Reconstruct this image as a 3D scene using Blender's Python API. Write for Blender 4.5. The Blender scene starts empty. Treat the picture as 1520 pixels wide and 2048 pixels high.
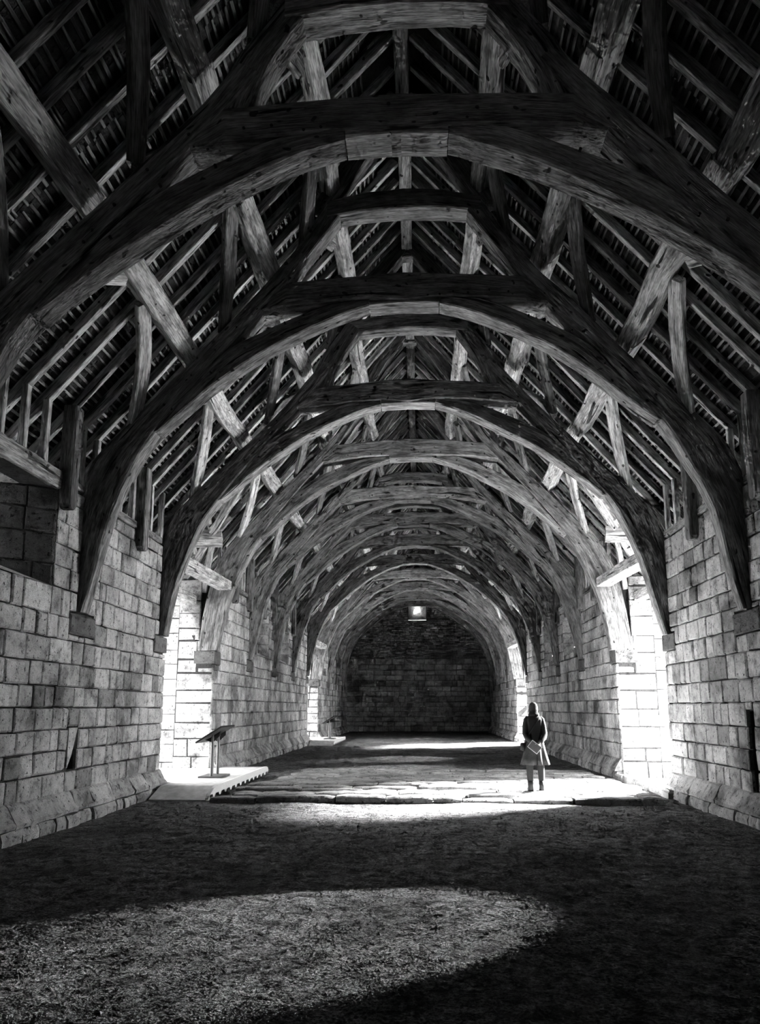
import bpy, math, random
import numpy as np
from mathutils import Vector, Matrix

random.seed(7)
rng = np.random.default_rng(11)
scene = bpy.context.scene
col = scene.collection

# ------------------------------------------------------------------ camera
F_PX, PP, VPX, VPY, EYE, CAMX = 1479.0, (760.0, 1151.0), 842.0, 1415.0, 1.6, 0.2
d = Vector((VPX - PP[0], -(VPY - PP[1]), F_PX)).normalized()      # the barn's long axis seen by the lens
ax_y = d
ax_z = Vector((0, d.z, -d.y)).normalized()
ax_x = -ax_y.cross(ax_z)
if ax_x.x < 0:
    ax_x = -ax_x
right = Vector((ax_x.x, ax_y.x, ax_z.x)); up = Vector((ax_x.y, ax_y.y, ax_z.y)); fwd = Vector((ax_x.z, ax_y.z, ax_z.z))
cam_data = bpy.data.cameras.new('camera')
cam = bpy.data.objects.new('camera', cam_data); col.objects.link(cam)
cam_data.sensor_fit = 'HORIZONTAL'; cam_data.sensor_width = 36.0
cam_data.lens = F_PX / 1520 * 36.0
cam_data.shift_y = (PP[1] - 1024) / 1520
cam_data.clip_start = 0.05; cam_data.clip_end = 400
M = Matrix((right, up, -fwd)).transposed().to_4x4()
M.translation = Vector((CAMX, 0, EYE))
cam.matrix_world = M
scene.camera = cam

# ------------------------------------------------------------------ light
world = bpy.data.worlds.new('overcast_sky'); scene.world = world
world.use_nodes = True
bg = world.node_tree.nodes['Background']
bg.inputs[0].default_value = (1, 1, 1, 1); bg.inputs[1].default_value = 4.5
sun_d = bpy.data.lights.new('sun', 'SUN'); sun_d.energy = 95.0; sun_d.angle = math.radians(17)
sun = bpy.data.objects.new('sun', sun_d); col.objects.link(sun)
sun_dir = Vector((-0.89, -0.45, -math.tan(math.radians(31)))).normalized()
sun.rotation_euler = sun_dir.to_track_quat('-Z', 'Y').to_euler()
sun.location = (30, 40, 20)
def portal(name, loc, aim, sx, sy):
    l = bpy.data.lights.new(name, 'AREA'); l.shape = 'RECTANGLE'; l.size = sx; l.size_y = sy
    l.cycles.is_portal = True
    o = bpy.data.objects.new(name, l); col.objects.link(o)
    o.location = loc; o.rotation_euler = Vector(aim).to_track_quat('-Z', 'Y').to_euler()
vs = scene.view_settings
vs.view_transform = 'Standard'; vs.look = 'None'; vs.exposure = 2.1; vs.gamma = 1.0; vs.use_curve_mapping = False
cy = scene.cycles
cy.use_denoising = True
cy.use_adaptive_sampling = True; cy.adaptive_threshold = 0.06; cy.adaptive_min_samples = 12
cy.max_bounces = 4; cy.diffuse_bounces = 3; cy.glossy_bounces = 2
cy.sample_clamp_indirect = 12.0
cy.caustics_reflective = False; cy.caustics_refractive = False

# ------------------------------------------------------------------ dimensions of the barn
HW = 4.85                 # inner wall face
WT = 0.92                 # wall thickness
WTOP = 4.75
Y_BACK, Y_FAR = -2.0, 51.0
TR = [7.0, 10.7, 14.15, 18.0, 21.7, 25.4, 29.2, 32.9, 36.9, 40.5, 44.2, 47.8]
SOFF = [7.54, 7.78, 7.61, 7.79, 7.74, 7.90, 8.00, 7.98, 7.97, 7.95, 7.98, 8.12]
TH = 0.2                  # half thickness of a truss
RZ0, RS = 5.8, 1.17       # underside of the rafters: z = RZ0 + RS*(HW-|x|)
OPEN = [(14.45, 17.95), (33.3, 36.75)]
ORD = ['first', 'second', 'third', 'fourth', 'fifth', 'sixth', 'seventh', 'eighth', 'ninth', 'tenth', 'eleventh', 'twelfth']
sl = math.hypot(1, RS); DX, DZ = 1 / sl, RS / sl      # unit vector up the slope is (-DX, +DZ) on the right side
def raf_z(x): return RZ0 + RS * (HW - abs(x))
SIDES = (('left', -1), ('right', 1))

# ------------------------------------------------------------------ materials
def new_mat(name):
    m = bpy.data.materials.new(name); m.use_nodes = True
    nt = m.node_tree; b = nt.nodes['Principled BSDF']
    b.inputs['Specular IOR Level'].default_value = 0.15
    return m, nt, b
def node(nt, t, **kw):
    n = nt.nodes.new(t)
    for k, v in kw.items():
        if k in n.inputs: n.inputs[k].default_value = v
        else: setattr(n, k, v)
    return n
def ramp(nt, src, stops):
    r = nt.nodes.new('ShaderNodeValToRGB')
    while len(r.color_ramp.elements) < len(stops): r.color_ramp.elements.new(0.5)
    for e, (p, c) in zip(r.color_ramp.elements, stops):
        e.position = p; e.color = (c, c, c, 1)
    nt.links.new(src, r.inputs[0]); return r.outputs[0]
def mul(nt, a, b, op='MULTIPLY'):
    n = nt.nodes.new('ShaderNodeMath'); n.operation = op
    for i, s in enumerate((a, b)):
        if isinstance(s, (int, float)): n.inputs[i].default_value = s
        else: nt.links.new(s, n.inputs[i])
    return n.outputs[0]
def noise(nt, vec, scale, detail=4, rough=0.6, dist=0.0):
    n = node(nt, 'ShaderNodeTexNoise', Scale=scale, Detail=detail, Roughness=rough, Distortion=dist)
    if vec is not None: nt.links.new(vec, n.inputs['Vector'])
    return n.outputs['Fac']
def attr(nt, name):
    a = nt.nodes.new('ShaderNodeAttribute'); a.attribute_name = name; return a
def obj_random(nt, lo, hi):
    oi = nt.nodes.new('ShaderNodeObjectInfo')
    mr = node(nt, 'ShaderNodeMapRange'); mr.inputs['To Min'].default_value = lo; mr.inputs['To Max'].default_value = hi
    nt.links.new(oi.outputs['Random'], mr.inputs['Value']); return mr.outputs[0]
def bump(nt, b, h, strength, dist):
    n = node(nt, 'ShaderNodeBump', Strength=strength, Distance=dist)
    nt.links.new(h, n.inputs['Height']); nt.links.new(n.outputs[0], b.inputs['Normal'])

def wood_mat(name, tone, contrast=1.0, vary=0.25):
    m, nt, b = new_mat(name)
    g = attr(nt, 'gc').outputs['Vector']
    def sc(x, y, z):
        mp = nt.nodes.new('ShaderNodeMapping'); mp.inputs['Scale'].default_value = (x, y, z)
        nt.links.new(g, mp.inputs['Vector']); return mp.outputs[0]
    grain = noise(nt, sc(1.1, 14, 14), 1.0, 3, 0.65, 0.3)
    fine = noise(nt, sc(5.0, 60, 60), 1.0, 2, 0.7)
    blot = noise(nt, sc(2.2, 4.2, 4.2), 1.0, 3, 0.7)
    crack = noise(nt, sc(0.8, 9, 9), 1.0, 2, 0.5, 0.6)
    a = ramp(nt, grain, [(0.34, 0.45), (0.50, 0.9), (0.66, 1.25)])
    f = ramp(nt, fine, [(0.36, 0.5), (0.52, 1.0), (0.68, 1.3)])
    bl = ramp(nt, blot, [(0.36, 0.55), (0.50, 1.0), (0.64, 1.25)])
    ck = ramp(nt, crack, [(0.30, 0.12), (0.345, 1.0)])
    spot = ramp(nt, noise(nt, sc(7, 9, 9), 1.0, 1, 0.4), [(0.255, 0.15), (0.285, 1.0)])
    v = mul(nt, mul(nt, mul(nt, a, f), mul(nt, bl, ck)), mul(nt, spot, tone))
    v = mul(nt, v, obj_random(nt, 1 - vary, 1 + vary))
    v = mul(nt, v, 0.85, 'MINIMUM')
    nt.links.new(v, b.inputs['Base Color']); b.inputs['Roughness'].default_value = 0.85
    h = mul(nt, mul(nt, grain, 0.7), mul(nt, fine, 0.4), 'ADD'); h = mul(nt, h, mul(nt, ck, 0.5), 'ADD')
    bump(nt, b, h, 0.8, 0.02)
    return m
WOOD = wood_mat('old_oak', 0.28)
WOOD_D = wood_mat('dark_oak', 0.20)
WOOD_R = wood_mat('rafter_oak', 0.62)
LATH = wood_mat('lath_wood', 0.28, vary=0.5)
PALEWOOD = wood_mat('pale_oak', 0.55, vary=0.1)

def stone_mat(name, tone, lo=0.38, stain=0.5, bstr=0.9, scale=1.0):
    m, nt, b = new_mat(name)
    pos = nt.nodes.new('ShaderNodeNewGeometry').outputs['Position']
    t = attr(nt, 'tone').outputs['Fac']
    big = noise(nt, pos, 1.1 * scale, 4, 0.66, 0.4)
    mid = noise(nt, pos, 6.0 * scale, 4, 0.75)
    pit = noise(nt, pos, 19 * scale, 2, 0.6)
    fin = noise(nt, pos, 75 * scale, 1, 0.7)
    a = ramp(nt, big, [(0.38, 1 - stain), (0.5, 0.9), (0.62, 1.15)])
    c = ramp(nt, mid, [(0.32, lo), (0.47, 0.95), (0.66, 1.15)])
    p = ramp(nt, pit, [(0.30, 0.25), (0.38, 1.0)])
    f = ramp(nt, fin, [(0.3, 0.75), (0.7, 1.2)])
    v = mul(nt, mul(nt, mul(nt, a, c), mul(nt, p, f)), mul(nt, t, tone))
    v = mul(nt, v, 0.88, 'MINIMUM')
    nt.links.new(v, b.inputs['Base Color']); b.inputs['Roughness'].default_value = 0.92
    h = mul(nt, mul(nt, mid, 0.6), mul(nt, p, 0.35), 'ADD'); h = mul(nt, h, mul(nt, fin, 0.2), 'ADD')
    bump(nt, b, h, bstr, 0.025)
    return m
STONE = stone_mat('ashlar_limestone', 0.54, stain=0.6)
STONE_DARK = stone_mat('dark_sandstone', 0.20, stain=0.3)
RUBBLE = stone_mat('rubble_stone', 0.40, stain=0.5)
SLATE = stone_mat('stone_slate', 0.50, stain=0.3)
SHADED_SLATE = stone_mat('shaded_slate', 0.07, stain=0.3)  # main-roof slate coloured near black: the shade between the rafters is painted in
SETT = stone_mat('paving_stone', 0.28, stain=0.35, bstr=1.0)
MORTAR = stone_mat('mortar', 0.07, stain=0.3)

def floor_mat(name, tone):
    m, nt, b = new_mat(name)
    pos = nt.nodes.new('ShaderNodeNewGeometry').outputs['Position']
    big = noise(nt, pos, 0.9, 4, 0.65, 0.5); mid = noise(nt, pos, 7, 4, 0.75, 0.6); fin = noise(nt, pos, 42, 3, 0.75)
    grit = noise(nt, pos, 120, 2, 0.7)
    a = ramp(nt, big, [(0.36, 0.55), (0.5, 0.95), (0.66, 1.2)])
    c = ramp(nt, mid, [(0.38, 0.25), (0.5, 0.9), (0.62, 1.4)])
    f = ramp(nt, fin, [(0.38, 0.25), (0.5, 0.95), (0.64, 1.7)])
    g = ramp(nt, grit, [(0.3, 0.6), (0.7, 1.35)])
    v = mul(nt, mul(nt, mul(nt, a, c), mul(nt, f, g)), tone); v = mul(nt, v, 0.85, 'MINIMUM')
    nt.links.new(v, b.inputs['Base Color']); b.inputs['Roughness'].default_value = 0.95
    h = mul(nt, mul(nt, mid, 1.0), mul(nt, fin, 0.5), 'ADD')
    bump(nt, b, h, 1.0, 0.05)
    return m
EARTH = floor_mat('earth_floor', 0.20)
GROUND = floor_mat('gravel_yard', 0.30)

def plain_mat(name, c, rough=0.7, metal=0.0, nz=0.15, sc=30):
    m, nt, b = new_mat(name)
    pos = nt.nodes.new('ShaderNodeNewGeometry').outputs['Position']
    v = mul(nt, ramp(nt, noise(nt, pos, sc, 4, 0.6), [(0.3, 1 - nz), (0.7, 1 + nz)]), c)
    nt.links.new(v, b.inputs['Base Color']); b.inputs['Roughness'].default_value = rough; b.inputs['Metallic'].default_value = metal
    return m
IRON = plain_mat('black_iron', 0.03, 0.6)
STEEL = plain_mat('brushed_steel', 0.16, 0.45, 0.6)
DARKPANEL = plain_mat('dark_panel', 0.03, 0.5)
DECK = plain_mat('ramp_deck', 0.55, 0.8, 0, 0.25, 8)
PALE = plain_mat('pale_paint', 0.7, 0.7, 0, 0.1)
CLOTH = plain_mat('wool_coat', 0.024, 0.95, 0, 0.35, 60)
CLOTH_D = plain_mat('dark_wool', 0.012, 0.95, 0, 0.35, 60)
HATM = plain_mat('knitted_hat', 0.045, 0.95, 0, 0.4, 90)
DENIM = plain_mat('dark_denim', 0.016, 0.9, 0, 0.4, 70)
LEATHER = plain_mat('boot_leather', 0.015, 0.5)
SKIN = plain_mat('skin', 0.5, 0.6, 0, 0.05)
PAPER = plain_mat('booklet_cover', 0.05, 0.6)
PAPER_W = plain_mat('paper_edge', 0.4, 0.7)

# ------------------------------------------------------------------ mesh helpers
class MB:
    """collects vertices, faces and the two surface attributes; build() links ONE mesh object"""
    def __init__(s): s.v = []; s.f = []; s.gc = []; s.tone = []
    def add(s, vs, fs, gc=None, tone=1.0):
        o = len(s.v); s.v += [tuple(map(float, p)) for p in vs]
        s.gc += [tuple(map(float, g)) for g in gc] if gc is not None else [tuple(map(float, p)) for p in vs]
        for f in fs: s.f.append(tuple(o + i for i in f)); s.tone.append(tone)
    def box(s, a, b, tone=1.0):
        x0, y0, z0 = a; x1, y1, z1 = b
        s.add([(x0, y0, z0), (x1, y0, z0), (x1, y1, z0), (x0, y1, z0), (x0, y0, z1), (x1, y0, z1), (x1, y1, z1), (x0, y1, z1)],
              [(3, 2, 1, 0), (4, 5, 6, 7), (0, 1, 5, 4), (1, 2, 6, 5), (2, 3, 7, 6), (3, 0, 4, 7)], tone=tone)
    def loft(s, stations, cham=0.02, seg=0.45, jit=0.008):
        """stations: list of four-corner rings; gives a chamfered, slightly uneven hewn timber"""
        S = [np.array(q, float) for q in stations]
        R = []
        for a, b in zip(S[:-1], S[1:]):
            L = np.linalg.norm(b.mean(0) - a.mean(0)); n = max(1, int(round(L / seg)))
            for i in range(n): R.append(a + (b - a) * i / n)
        R.append(S[-1])
        off = rng.uniform(0, 40, 3); u = 0.0; vs = []; gc = []; prev = None
        ph = rng.uniform(0, 6.28, 4)
        for k, q in enumerate(R):
            c = q.mean(0)
            if prev is not None: u += np.linalg.norm(c - prev)
            prev = c
            e1 = q[1] - q[0]; e2 = q[3] - q[0]; l1 = max(np.linalg.norm(e1), 1e-4); l2 = max(np.linalg.norm(e2), 1e-4)
            w1 = 1 + jit / l1 * math.sin(u * 2.3 + ph[0]) + rng.normal(0, jit * 0.5) / l1
            w2 = 1 + jit / l2 * math.sin(u * 1.7 + ph[1]) + rng.normal(0, jit * 0.5) / l2
            sh = (e1 / l1) * jit * math.sin(u * 1.3 + ph[2]) + (e2 / l2) * jit * math.sin(u * 1.1 + ph[3])
            h1 = e1 / 2 * w1; h2 = e2 / 2 * w2; cc = c + sh
            # keep the ring's own shape: bilinear offsets from the centre
            pts = [cc + (p - c) * 1.0 + np.sign(np.dot(p - c, e1)) * e1 / 2 * (w1 - 1) + np.sign(np.dot(p - c, e2)) * e2 / 2 * (w2 - 1) for p in q]
            for i in range(4):
                p, pn, pp = pts[i], pts[(i + 1) % 4], pts[i - 1]
                ln = max(np.linalg.norm(pn - p), 1e-5); lp = max(np.linalg.norm(pp - p), 1e-5)
                for t in (p + (pp - p) * min(cham / lp, 0.4), p + (pn - p) * min(cham / ln, 0.4)):
                    vs.append(t); r = t - c
                    gc.append((u + off[0], float(np.dot(r, e1 / l1)) + off[1], float(np.dot(r, e2 / l2)) + off[2]))
        fs = []
        for k in range(len(R) - 1):
            for i in range(8):
                a = k * 8 + i; b = k * 8 + (i + 1) % 8
                fs.append((a, b, b + 8, a + 8))
        fs.append(tuple(range(7, -1, -1))); n = (len(R) - 1) * 8
        fs.append(tuple(n + i for i in range(8)))
        s.add(vs, fs, gc, tone=1.0)
        return s
    def beam(s, pts, side, w, h, cham=0.02, seg=0.45, jit=0.006):
        """sweep a w x h section along pts; 'side' is the direction of w; w, h may be lists"""
        P = [np.array(p, float) for p in pts]; n = len(P); st = []
        for i, p in enumerate(P):
            t = P[min(i + 1, n - 1)] - P[max(i - 1, 0)]; t /= np.linalg.norm(t)
            a = np.array(side, float); a -= t * np.dot(a, t); a /= np.linalg.norm(a); b = np.cross(t, a)
            ww = (w[i] if isinstance(w, (list, tuple)) else w) / 2; hh = (h[i] if isinstance(h, (list, tuple)) else h) / 2
            st.append([p - a * ww - b * hh, p + a * ww - b * hh, p + a * ww + b * hh, p - a * ww + b * hh])
        return s.loft(st, cham, seg, jit)
    def build(s, name, mat, parent=None, kind=None, smooth=False, origin=None):
        me = bpy.data.meshes.new(name)
        o0 = Vector(origin) if origin is not None else Vector((0, 0, 0))
        vs = [(x - o0.x, y - o0.y, z - o0.z) for x, y, z in s.v] if origin is not None else s.v
        me.from_pydata(vs, [], s.f)
        a = me.attributes.new('gc', 'FLOAT_VECTOR', 'POINT'); a.data.foreach_set('vector', np.array(s.gc, np.float32).ravel())
        a = me.attributes.new('tone', 'FLOAT', 'FACE'); a.data.foreach_set('value', np.array(s.tone, np.float32))
        if smooth: me.polygons.foreach_set('use_smooth', [True] * len(me.polygons))
        me.materials.append(mat); me.update()
        return link(name, me, parent, kind, o0)
def link(name, me, parent=None, kind=None, loc=(0, 0, 0)):
    o = bpy.data.objects.new(name, me); col.objects.link(o); o.location = loc
    if parent is not None:
        o.parent = parent
        o.location = Vector(loc) - wloc(parent)
    if kind: o['kind'] = kind
    return o
def wloc(o):
    v = Vector(o.location)
    while o.parent is not None: o = o.parent; v += Vector(o.location)
    return v
def tag(o, label=None, cat=None, group=None, kind=None):
    if label: o['label'] = label
    if cat: o['category'] = cat
    if group: o['group'] = group
    if kind: o['kind'] = kind
    return o
def thing(name, loc, label, cat, group=None):
    o = bpy.data.objects.new(name, None); col.objects.link(o); o.location = loc; o.empty_display_size = 0.2
    return tag(o, label, cat, group)

# ------------------------------------------------------------------ masonry
def stone_verts(fr, a0, a1, b0, b1, proud, back=0.06, ch=0.016, j=0.010):
    """one dressed stone: fr(a, b, n) maps along, up, out-of-wall to the world"""
    r = lambda: random.uniform(-j, j)
    C = [(a0 + r(), b0 + r()), (a1 + r(), b0 + r()), (a1 + r(), b1 + r()), (a0 + r(), b1 + r())]
    ca, cb = (a0 + a1) / 2, (b0 + b1) / 2; c2 = ch * random.uniform(0.7, 1.8)
    inn = [(a + math.copysign(min(c2, abs(ca - a) * .5), ca - a), b + math.copysign(min(c2, abs(cb - b) * .5), cb - b)) for a, b in C]
    vs = [fr(a, b, -back) for a, b in C] + [fr(a, b, proud - c2 * 0.8) for a, b in C] + [fr(a, b, proud + random.uniform(-.004, .004)) for a, b in inn]
    fs = [(0, 1, 5, 4), (1, 2, 6, 5), (2, 3, 7, 6), (3, 0, 4, 7), (4, 5, 9, 8), (5, 6, 10, 9), (6, 7, 11, 10), (7, 4, 8, 11), (8, 9, 10, 11)]
    return vs, fs
def block_tone():
    t = random.gauss(0.92, 0.13)
    if random.random() < 0.13: t *= random.uniform(0.5, 0.75)
    return max(0.35, min(1.2, t))
def courses(a0, a1, b0, b1, holes, hmin=.27, hmax=.40, wmin=.26, wmax=.70, gap=.019):
    """list of (a0,a1,b0,b1) of the stones that fill a rectangle minus its holes"""
    out = []; z = b0
    while z < b1 - 0.05:
        h = random.uniform(hmin, hmax)
        if b1 - (z + h) < hmin * 0.7: h = b1 - z
        z2 = min(z + h, b1)
        edges = sorted({a0, a1} | {min(max(e, a0), a1) for q in holes if q[2] < z2 and q[3] > z for e in q[:2]})
        for e0, e1 in zip(edges[:-1], edges[1:]):
            if e1 - e0 < 0.03: continue
            m = (e0 + e1) / 2; segs = [(z, z2)]
            for q in holes:
                if q[0] < m < q[1]:
                    ns = []
                    for s0, s1 in segs:
                        if q[3] <= s0 or q[2] >= s1: ns.append((s0, s1)); continue
                        if q[2] - s0 > 0.04: ns.append((s0, q[2]))
                        if s1 - q[3] > 0.04: ns.append((q[3], s1))
                    segs = ns
            for s0, s1 in segs:
                a = e0 - (random.uniform(0, wmin) if e0 == a0 else 0)
                a = max(a, e0)
                while a < e1 - 0.02:
                    w = random.uniform(wmin, wmax) * (0.75 if random.random() < .3 else 1)
                    if e1 - (a + w) < wmin * 0.6: w = e1 - a
                    if w > wmax * 1.15: w *= 0.5
                    out.append((a + gap / 2, min(a + w, e1) - gap / 2, s0 + gap / 2, s1 - gap / 2)); a += w
        z = z2
    return out
def cells_mesh(mb, a0, a1, b0, b1, holes, fr, base=-0.05, thick=-WT, outer=True):
    """mortar bed behind the stones, with recesses (depth) and through openings (depth None)"""
    A = sorted({a0, a1} | {min(max(e, a0), a1) for q in holes for e in q[:2]}); B = sorted({b0, b1} | {min(max(e, b0), b1) for q in holes for e in q[2:4]})
    def dep(i, k):
        if i < 0 or k < 0 or i >= len(A) - 1 or k >= len(B) - 1: return thick
        m, n = (A[i] + A[i + 1]) / 2, (B[k] + B[k + 1]) / 2; r = base
        for q in holes:
            if q[0] < m < q[1] and q[2] < n < q[3]:
                r = min(r, thick if q[4] is None else -q[4])
        return r
    quad = lambda *p: mb.add([fr(*q) for q in p], [(0, 1, 2, 3)], tone=0.9)
    for i in range(len(A) - 1):
        for k in range(len(B) - 1):
            x0, x1, y0, y1 = A[i], A[i + 1], B[k], B[k + 1]; dd = dep(i, k)
            if dd > thick:
                quad((x0, y0, dd), (x1, y0, dd), (x1, y1, dd), (x0, y1, dd))
                if outer: quad((x0, y0, thick), (x1, y0, thick), (x1, y1, thick), (x0, y1, thick))
            for (ii, kk, p, q) in ((i + 1, k, (x1, y0), (x1, y1)), (i, k + 1, (x0, y1), (x1, y1))):
                e = dep(ii, kk)
                if abs(e - dd) > 1e-6: quad((*p, dd), (*q, dd), (*q, e), (*p, e))
            if i == 0: quad((x0, y0, dd), (x0, y1, dd), (x0, y1, thick), (x0, y0, thick))
            if k == 0: quad((x0, y0, dd), (x1, y0, dd), (x1, y0, thick), (x0, y0, thick))
def lay(parent, rects, fr, near, mat=STONE, name='stone_block', limit=300, tone=1.0, proud=0.018, j=.010, even=False):
    """the stones nearest the camera are parts of their own, the rest one part"""
    rects = sorted(rects, key=lambda r: near(r)); rest = MB()
    vis = [r for r in rects if near(r) < 1e8]; hid = [r for r in rects if near(r) >= 1e8]
    for k, r in enumerate(vis + hid):
        vs, fs = stone_verts(fr, *r, random.uniform(0, proud), j=j)
        t = tone * (random.uniform(.9, 1.08) if even else block_tone())
        if k < min(limit, len(vis)):
            mb = MB(); mb.add(vs, fs, tone=t); mb.build(name, mat, parent)
        else: rest.add(vs, fs, tone=t)
    if rest.v: rest.build(name, mat, parent, kind='stuff')

WIN_BAYS = [(7.0, 10.7), (21.7, 25.4), (25.4, 29.2), (36.9, 40.5), (40.5, 44.2)]
WINDOWS = []
for i, (y0, y1) in enumerate(WIN_BAYS):
    c = 8.95 if i == 0 else (y0 + y1) / 2 + 0.05
    WINDOWS.append((c - 0.82, c + 0.82, 3.25, 4.62))

def side_frame(s):
    return lambda a, b, n: (s * (HW - n), a, b)
def plinth(parent, fr, y0, y1, near_lim):
    for kind, wr, prof_f in (('plinth_stone', (.55, 1.2), lambda p: [(-.05, .15), (p, .15), (p + .01, .20), (p - .03, .25), (.05, .40), (.0, .43), (-.05, .43)]),
                             ('footing_stone', (.18, .45), lambda p: [(-.05, -.1), (p + .015, -.1), (p + .02, .06), (p - .01, .135), (-.05, .135)])):
        a = y0; rest = MB()
        while a < y1 - 0.01:
            w = random.uniform(*wr)
            if y1 - (a + w) < wr[0]: w = y1 - a
            prof = prof_f(random.uniform(.15, .19) + (random.uniform(-.03, .03) if kind[0] == 'f' else 0)); k = len(prof)
            n = max(2, int(w / .22)); vs = []; g = .004
            for e in range(n + 1):
                t = e / n; yy = a + g + (w - 2 * g) * t; q = .012 if e in (0, n) else 0
                for nn, z in prof: vs.append(fr(yy, z + random.uniform(-.010, .010), (nn - q if nn > 0 else nn) + random.uniform(-.012, .012)))
            fs = [(e * k + i, e * k + (i + 1) % k, (e + 1) * k + (i + 1) % k, (e + 1) * k + i) for e in range(n) for i in range(k)] + [tuple(range(k)), tuple(n * k + i for i in range(k))]
            t = max(.5, min(1.05, random.gauss(.82, .10)))
            if near_lim[0] < a + w and a < near_lim[1]:
                mb = MB(); mb.add(vs, fs, tone=t); mb.build(kind, STONE, parent)
            else: rest.add(vs, fs, tone=t)
            a += w
        if rest.v: rest.build(kind, STONE, parent, kind='stuff')

SECT = [(Y_BACK, OPEN[0][0]), (OPEN[0][1], OPEN[1][0]), (OPEN[1][1], Y_FAR)]
def window_embrasure(parent, s, w, fr, detailed):
    """splayed reveals, sloping sill and timber lintel narrowing to a slit in the outer face"""
    y0, y1, z0, z1 = w; c = (y0 + y1) / 2; h = .052
    zs, zt = z0 + .38, z1 - .1
    def reveal(ya, yb):
        # stones on the splay from the inner edge (ya) to the outer slit edge (yb)
        L = math.hypot(WT, yb - ya)
        na = np.array([1, (ya - yb) / WT]); 
        def f(a, b, n):
            t = a / L
            yy = ya + (yb - ya) * t; nn = -WT * t
            sgn = 1 if yb < ya else -1
            return fr(yy - sgn * n * (WT / L), b, nn + n * abs(yb - ya) / L * 0)
        return L, f
    for ya, yb in ((y1, c + h), (y0, c - h)):
        L, f = reveal(ya, yb)
        rects = courses(0, L, z0, z1, [], .3, .42, .35, .6)
        mb = MB()
        for r in rects:
            vs, fs = stone_verts(f, *r, random.uniform(.0, .012), back=.03)
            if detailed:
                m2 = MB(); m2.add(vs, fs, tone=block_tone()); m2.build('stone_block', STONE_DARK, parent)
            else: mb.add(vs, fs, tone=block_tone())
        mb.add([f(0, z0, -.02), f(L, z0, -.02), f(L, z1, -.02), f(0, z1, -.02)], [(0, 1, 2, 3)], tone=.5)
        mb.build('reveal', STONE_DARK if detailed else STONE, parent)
    mb = MB()
    vs = [fr(y0, z0, .0), fr(y1, z0, .0), fr(c + h, zs, -WT), fr(c - h, zs, -WT)]
    mb.add(vs, [(0, 1, 2, 3)], tone=1.0)
    mb.add([fr(c - h, z0, -WT), fr(c + h, z0, -WT), fr(c + h, zs, -WT), fr(c - h, zs, -WT)], [(0, 1, 2, 3)])
    mb.build('window_sill', STONE, parent)
    mb = MB()
    P = lambda y, z, n: np.array(fr(y, z, n))
    st = [[P(y, z1, .03), P(y, z1, -.45), P(y, z1 + .2, -.45), P(y, z1 + .2, .03)] for y in (y0 - .25, c, y1 + .3)]
    mb.loft(st, .02); mb.build('lintel', PALEWOOD, parent)
    mb = MB()
    mb.add([fr(y0, z1, -.4), fr(y1, z1, -.4), fr(c + h, zt, -WT), fr(c - h, zt, -WT)], [(0, 1, 2, 3)])
    mb.build('window_head', STONE, parent)
    portal('window_daylight', (s * (HW + WT + .02), c, (zs + zt) / 2), (-s, 0, 0), 2 * h, zt - zs)

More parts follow.
